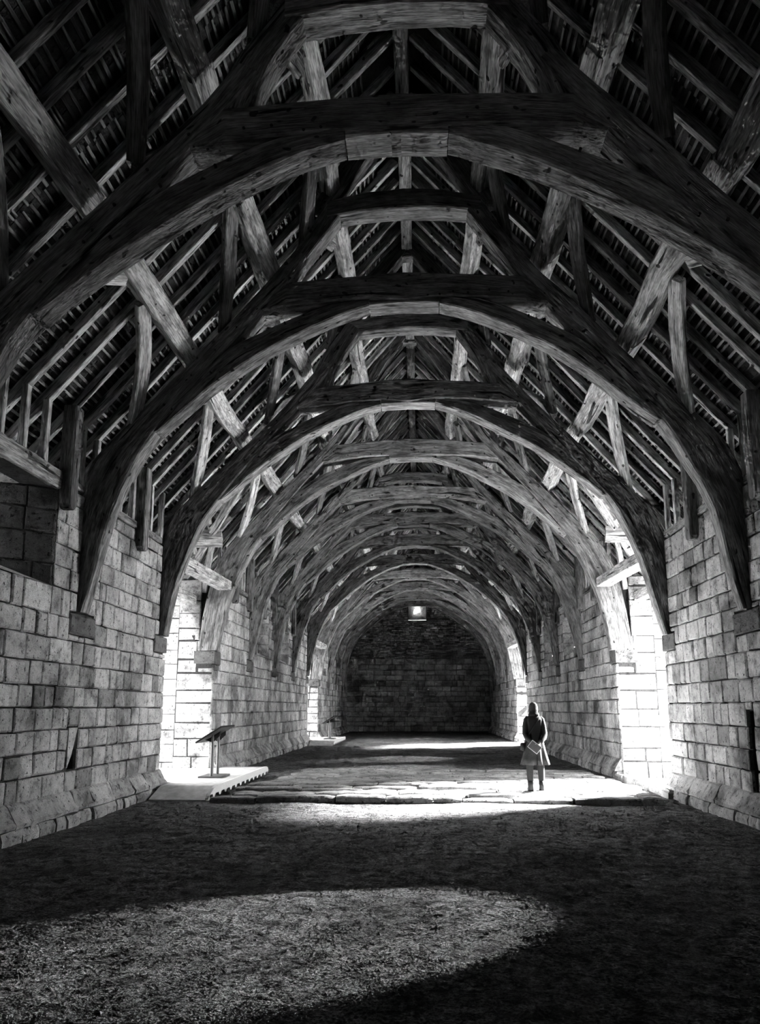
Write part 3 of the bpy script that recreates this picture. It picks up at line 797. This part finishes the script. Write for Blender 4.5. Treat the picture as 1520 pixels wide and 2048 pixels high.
# ------------------------------------------------------------------ paving strip between the near openings
pav = thing('stone_paving', (.6, 15.5, 0), 'ridged strip of pale worn paving stones between the near openings', 'paving')
y = 13.15; row = 0; nst = 0
while y < 19.6:
    dpt = random.uniform(.26, .36); x = -3.35 + random.uniform(-.2, .3) + max(0, (y - 13.2)) * .05; xend = 4.35 + random.uniform(-.15, .1)
    while x < xend:
        w = random.uniform(.5, 1.5)
        if xend - (x + w) < .35: w = xend - x
        hgt = random.uniform(.05, .11) * (1 if y < 16.5 else .6)
        nn = max(3, int(w / .16)); vs = []
        zt = hgt; sk = random.uniform(-.02, .02)
        for k in range(nn + 1):
            t = k / nn; xx = x + .012 + (w - .024) * t; e = 0.03 if k in (0, nn) else 0
            jf = random.uniform(-.022, .022); jb = random.uniform(-.015, .015)
            y_f = y + jf + e * .5 + sk * t; y_b = y + dpt + jb - e * .5 + sk * t
            zz = zt - (0.018 if e else 0) + random.uniform(-.008, .008)
            vs += [(xx, y_f, -.06), (xx, y_f + .004, zz - .022), (xx, y_f + .035, zz), (xx, y_b - .035, zz + random.uniform(-.008, .006)), (xx, y_b, zz - .025), (xx, y_b, -.06)]
        fs = []
        for k in range(nn):
            for i in range(5): p = k * 6 + i; fs.append((p, p + 1, p + 7, p + 6))
        fs += [(0, 1, 2, 3, 4, 5), tuple(nn * 6 + i for i in (5, 4, 3, 2, 1, 0))]
        m = MB(); m.add(vs, fs, tone=random.uniform(.85, 1.15)); m.build('paving_stone', SETT, pav); nst += 1
        x += w
    y += dpt + random.uniform(.09, .16); row += 1
# kerb stones at the right threshold
kerb = thing('threshold_kerb', (4.7, 15.5, 0), 'low kerb of rough pale stones along the right threshold', 'kerb')
y = 14.0
while y < 17.7:
    w = random.uniform(.45, .8); m = MB()
    vs, fs = stone_verts(lambda p, q, n: (q, p, n), y, y + w - .03, 4.62, 4.86, random.uniform(.08, .13), back=.1, ch=.03, j=.025); m.add(vs, fs, tone=1.0)
    m.build('kerb_stone', SETT, kerb); y += w

# ------------------------------------------------------------------ access ramp at the left opening
def access_ramp(o, label):
    ramp_o = thing('access_ramp', (-4.4, 15.8 + o, 0), label, 'ramp', 'access ramps')
    m = MB(); RZ = .18
    m.box((-4.62, 13.9 + o, .12), (-3.60, 18.35 + o, RZ)); m.box((-6.6, 14.5 + o, .12), (-4.62, 17.85 + o, RZ)); m.build('deck', DECK, ramp_o)
    m = MB(); m.add([(-4.62, 13.9 + o, RZ), (-3.60, 13.9 + o, RZ), (-3.60, 13.3 + o, .0), (-4.62, 13.3 + o, .0), (-4.62, 13.9 + o, -.05), (-3.60, 13.9 + o, -.05), (-3.6, 13.3 + o, -.05), (-4.62, 13.3 + o, -.05)],
                    [(0, 1, 2, 3), (2, 3, 7, 6), (1, 2, 6, 5), (0, 3, 7, 4)]); m.build('front_slope', DECK, ramp_o)
    m = MB(); top = [(13.28, .03), (13.42, .10), (13.62, .17), (13.9, .20), (18.2, .20), (18.38, .17), (18.45, .10)]
    bot = []; y = 18.4
    while y > 13.4: bot += [(y, .02), (y - .06, .075), (y - .26, .07), (y - .32, .015)]; y -= .40
    poly = top + bot; k = len(poly)
    m.add([(-3.60, p + o, q) for p, q in poly] + [(-3.54, p + o, q) for p, q in poly], [tuple(range(k)), tuple(range(2 * k - 1, k - 1, -1))] + [(i, (i + 1) % k, k + (i + 1) % k, k + i) for i in range(k)])
    m.build('edge_board', PALE, ramp_o)
access_ramp(0, 'low pale access ramp in front of the near left opening')
access_ramp(18.85, 'distant pale access ramp in front of the far left opening')

# ------------------------------------------------------------------ reading stands
def lectern(x, y, z, label):
    t = thing('reading_stand', (x, y, z), label, 'lectern', 'reading stands')
    m = MB(); m.loft([[np.array((x - .24, yy, z)), np.array((x + .24, yy, z)), np.array((x + .24, yy, z + .035)), np.array((x - .24, yy, z + .035))] for yy in (y - .1, y + .62)], .006, 2, 0); m.build('base_plate', STEEL, t)
    for yy in (y + .05, y + .5):
        m = MB(); k = 14; r = .034
        ring = [(math.cos(q) * r, math.sin(q) * r) for q in np.arange(k) * 2 * math.pi / k]
        m.add([(x + p, yy + q, z + .03) for p, q in ring] + [(x + p, yy + q, z + .86 + p * .6) for p, q in ring], [(i, (i + 1) % k, k + (i + 1) % k, k + i) for i in range(k)])
        m.build('post', STEEL, t, smooth=True)
        m = MB(); m.loft([[np.array((x + p, yy - .02, z + .70 + q)), np.array((x + p, yy + .02, z + .70 + q)), np.array((x + p, yy + .02, z + .84 + p * .62)), np.array((x + p, yy - .02, z + .84 + p * .62))] for p, q in ((-.15, .06), (0, .0), (.15, .14))], .004, 1, 0)
        m.build('bracket', DARKPANEL, t)
    m = MB(); st = []
    for p in (-.26, .26):
        c = np.array((x + p, 0, z + .86 + p * .62))
        st.append([c + (0, y - .28, 0), c + (0, y + .82, 0), c + (-.015, y + .82, .03), c + (-.015, y - .28, .03)])
    m.loft(st, .006, 2, 0); m.build('panel', DARKPANEL, t)
lectern(-4.12, 15.45, .18, 'sloping reading stand on two posts standing on the ramp')
lectern(-4.0, 34.3, .18, 'distant sloping reading stand on the far ramp')

# strap hinge and door post
m = MB(); m.loft([[np.array((x, 36.68, 2.28 - w)), np.array((x, 36.72, 2.28 - w)), np.array((x, 36.72, 2.28 + w)), np.array((x, 36.68, 2.28 + w))] for x, w in ((4.82, .09), (4.9, .05), (5.05, .07), (5.1, .10), (5.16, .06), (5.7, .05))], .006, .5, 0)
o = m.build('strap_hinge', IRON, origin=(5.2, 36.7, 2.28)); tag(o, 'black iron strap hinge on the jamb of the far right opening', 'hinge')
m = MB(); m.loft([[np.array((5.45, y, 0)), np.array((5.62, y, 0)), np.array((5.62, y, 4.1)), np.array((5.45, y, 4.1))] for y in (14.46, 14.66)], .01, 1, 0)
o = m.build('door_post', PALE, origin=(5.5, 14.55, 0)); tag(o, 'pale upright door post just inside the near right opening', 'post')

# ------------------------------------------------------------------ the visitor, seen from behind
PX, PY, PZ = 2.30, 14.2, .085
def ring_mesh(rings, n, mat, name, parent, cap0=True, cap1=True, func=None):
    """rings: (cx, cy, z, rx, ry); func(a, k) gives a radius factor"""
    m = MB(); vs = []
    for k, (cx, cy_, z, rx, ry) in enumerate(rings):
        for i in range(n):
            a = 2 * math.pi * i / n; q = func(a, k) if func else 1
            vs.append((PX + cx + rx * q * math.cos(a), PY + cy_ + ry * q * math.sin(a), PZ + z))
    fs = [(k * n + i, k * n + (i + 1) % n, (k + 1) * n + (i + 1) % n, (k + 1) * n + i) for k in range(len(rings) - 1) for i in range(n)]
    if cap0: fs.append(tuple(range(n - 1, -1, -1)))
    if cap1: fs.append(tuple((len(rings) - 1) * n + i for i in range(n)))
    m.add(vs, fs); return m.build(name, mat, parent, smooth=True)
def tube(pts, rad, n, name, mat, parent, flat=1.0, wr=0.0):
    m = MB(); vs = []; P = [Vector(p) for p in pts]
    for k, p in enumerate(P):
        t = (P[min(k + 1, len(P) - 1)] - P[max(k - 1, 0)]).normalized()
        a = t.orthogonal().normalized() if abs(t.x) > .9 else (Vector((1, 0, 0)) - t * t.x).normalized(); b = t.cross(a)
        for i in range(n):
            q = 2 * math.pi * i / n; r = rad[k] * (1 + wr * math.sin(3 * q + k * 2.1))
            w = p + a * r * math.cos(q) + b * r * flat * math.sin(q); vs.append((PX + w.x, PY + w.y, PZ + w.z))
    fs = [(k * n + i, k * n + (i + 1) % n, (k + 1) * n + (i + 1) % n, (k + 1) * n + i) for k in range(len(P) - 1) for i in range(n)]
    fs += [tuple(range(n - 1, -1, -1)), tuple((len(P) - 1) * n + i for i in range(n))]
    m.add(vs, fs); return m.build(name, mat, parent, smooth=True)
# the body: one skinned figure, posed with the hands clasped behind the back
V = []; E = []; RD = []
def jv(p, r, prev=None):
    V.append(p); RD.append(r)
    if prev is not None: E.append((prev, len(V) - 1))
    return len(V) - 1
pel = jv((0, 0, .88), .13); wai = jv((0, 0, 1.05), .12, pel); che = jv((0, 0, 1.28), .13, wai); nck = jv((0, .01, 1.43), .055, che)
hd0 = jv((0, .02, 1.51), .062, nck); hd1 = jv((0, .025, 1.59), .082, hd0); hd2 = jv((0, .02, 1.665), .06, hd1)
nose = jv((0, .115, 1.565), .012, hd1)
for e in (-1, 1): jv((e * .088, .02, 1.565), .014, hd1)
for e in (-1, 1):
    hip = jv((e * .09, 0, .82), .085, pel); kn = jv((e * .105, .01, .47), .055, hip); an = jv((e * .105, -.02, .09), .04, kn); jv((e * .115, .11, .04), .035, an)
    sh = jv((e * .145, 0, 1.36), .045, che); el = jv((e * .185, -.06, 1.09), .04, sh); wr = jv((e * .075, -.185, .925), .028, el)
    pm = jv((e * .03, -.20, .885), .026, wr)
    for f in range(4):
        a = jv((e * .03 - e * (.018 + .006 * f), -.205 - .004 * f, .885 - .028 + .014 * f), .009, pm)
        jv((e * .03 - e * (.055 + .004 * f), -.212 + .003 * f, .872 - .022 + .016 * f), .0075, a)
    th = jv((e * .035, -.222, .905), .010, pm); jv((e * .005, -.232, .90), .008, th)
me = bpy.data.meshes.new('person'); me.from_pydata([(x, y_, z) for x, y_, z in V], E, [])
body = bpy.data.objects.new('person', me); col.objects.link(body); body.location = (PX, PY, PZ)
md = body.modifiers.new('skin', 'SKIN'); 
if not me.skin_vertices: 
    bpy.context.view_layer.objects.active = body
for k, r in enumerate(RD): me.skin_vertices[0].data[k].radius = (r, r)
me.skin_vertices[0].data[0].use_root = True
md.use_smooth_shade = True
sb = body.modifiers.new('sub', 'SUBSURF'); sb.levels = 1; sb.render_levels = 2
me.materials.append(SKIN)
tag(body, 'person in a long grey coat and knitted hat, hands clasped behind the back', 'person')
# clothes
hem = lambda a, k: 1 + (0, .12, .10, .07, .04, .015, 0, 0, 0, 0, 0)[min(k + 1 if k < 10 else 10, 10)] * math.sin(9 * a + .6) if k < 7 else 1
coat = ring_mesh([(0, 0, .50, .262, .19), (0, 0, .62, .235, .175), (0, 0, .76, .205, .16), (0, 0, .90, .180, .148), (0, 0, 1.04, .155, .135), (0, 0, 1.16, .150, .135),
                  (0, 0, 1.28, .165, .135), (0, -.005, 1.36, .175, .12), (0, -.005, 1.41, .145, .10), (0, 0, 1.445, .09, .08), (0, 0, 1.47, .07, .068)], 56, CLOTH, 'coat', body, cap0=True, cap1=True, func=hem)
for e in (-1, 1):
    tube([(e * .11, 0, 1.40), (e * .15, -.01, 1.36), (e * .175, -.03, 1.24), (e * .19, -.065, 1.09), (e * .165, -.12, 1.02), (e * .11, -.165, .965), (e * .075, -.185, .93)], [.048, .056, .054, .053, .05, .045, .041], 14, 'sleeve', CLOTH, coat, 1, .05)
    # collar / scarf folds
tube([(-.085, -.02, 1.45), (-.055, -.075, 1.465), (0, -.09, 1.47), (.055, -.075, 1.465), (.085, -.02, 1.45)], [.03, .038, .04, .038, .03], 10, 'collar', CLOTH_D, coat)
m = MB()
for x0, x1, yo in ((-.10, .10, 0),):                   # darker yoke and back vent
    pts = [(-.115, -.128, 1.36), (.115, -.128, 1.36), (.10, -.142, 1.18), (.055, -.150, 1.0), (0, -.154, .93), (-.055, -.150, 1.0), (-.10, -.142, 1.18)]
    m.add([(PX + p, PY + q, PZ + r) for p, q, r in pts] + [(PX + p * .9, PY + q + .03, PZ + r) for p, q, r in pts], [tuple(range(7))] + [(i, (i + 1) % 7, 7 + (i + 1) % 7, 7 + i) for i in range(7)])
m.build('back_panel', CLOTH_D, coat)
m = MB(); m.add([(PX + p, PY + q, PZ + r) for p, q, r in ((0, -.185, .505), (.085, -.188, .505), (.05, -.152, .86), (.01, -.152, .86), (0, -.15, .505), (.085, -.15, .505), (.05, -.12, .86), (.01, -.12, .86))],
              [(0, 1, 2, 3), (0, 1, 5, 4), (1, 2, 6, 5), (2, 3, 7, 6), (3, 0, 4, 7)]); m.build('back_vent', CLOTH_D, coat)
tube([(.10, -.09, 1.425), (.06, -.135, 1.36), (-.02, -.150, 1.24), (-.10, -.150, 1.12), (-.175, -.10, 1.0), (-.215, -.02, .88)], [.014] * 6, 8, 'strap', CLOTH_D, coat, .5)
ring_mesh([(-.225, .02, .76, .02, .05), (-.235, .02, .78, .045, .085), (-.235, .02, .90, .045, .085), (-.225, .02, .92, .02, .05)], 14, CLOTH_D, 'shoulder_bag', body)
ring_mesh([(0, -.005, 1.41, .104, .095), (0, -.005, 1.44, .098, .098), (0, .0, 1.49, .088, .096), (0, .01, 1.535, .082, .094), (0, .015, 1.57, .076, .088)], 26, CLOTH_D, 'hair', body, func=lambda a, k: 1 + .02 * math.sin(11 * a + k))
hat = ring_mesh([(0, .02, 1.525, .088, .098), (0, .02, 1.535, .092, .102), (0, .02, 1.56, .093, .103), (0, .02, 1.565, .089, .1), (0, .02, 1.61, .088, .099), (0, .015, 1.655, .076, .085), (0, .012, 1.685, .052, .058), (0, .01, 1.70, .02, .022)], 28, HATM, 'knitted_hat', body,
                func=lambda a, k: 1 + .012 * math.sin(14 * a))
for e in (-1, 1):
    tube([(e * .09, 0, .72), (e * .095, 0, .55), (e * .107, .01, .44), (e * .11, .0, .28), (e * .108, -.012, .16), (e * .108, -.015, .12)], [.082, .078, .068, .062, .058, .055], 16, 'trouser_leg', DENIM, body, 1, .04)
    bt = tube([(e * .108, -.015, .20), (e * .108, -.015, .10), (e * .108, -.01, .05), (e * .108, -.005, .02), (e * .108, -.005, .0)], [.056, .055, .058, .06, .058], 16, 'boot', LEATHER, body, 1.25)
    tube([(e * .11, .0, .04), (e * .113, .07, .042), (e * .118, .13, .035), (e * .12, .16, .03)], [.045, .046, .042, .025], 14, 'toe', LEATHER, bt, .9)
m = MB()
PS = 0.95
body.scale = (PS, PS, PS)
c = np.array((PX - .035 * PS, PY - .225 * PS, PZ + .845 * PS)); u = np.array((.78, -.05, -.62)); u /= np.linalg.norm(u); w = np.array((.58, -.1, .72)); w -= u * np.dot(u, w); w /= np.linalg.norm(w); nn = np.cross(u, w)
def slab(mb, hu, hw, ht, off): mb.add([c + nn * off + u * a * hu + w * b * hw + nn * e * ht for e in (-1, 1) for a, b in ((-1, -1), (1, -1), (1, 1), (-1, 1))], [(0, 1, 2, 3), (4, 5, 6, 7), (0, 1, 5, 4), (1, 2, 6, 5), (2, 3, 7, 6), (3, 0, 4, 7)])
bk = thing('booklet', tuple(c), 'small dark booklet with pale edges held behind the back of the person', 'booklet')
slab(m, .108, .078, .003, 0); m.build('page', PAPER_W, bk)
m = MB(); slab(m, .10, .070, .0035, .0015); slab(m, .10, .070, .0035, -.0015); m.build('cover', PAPER, bk)
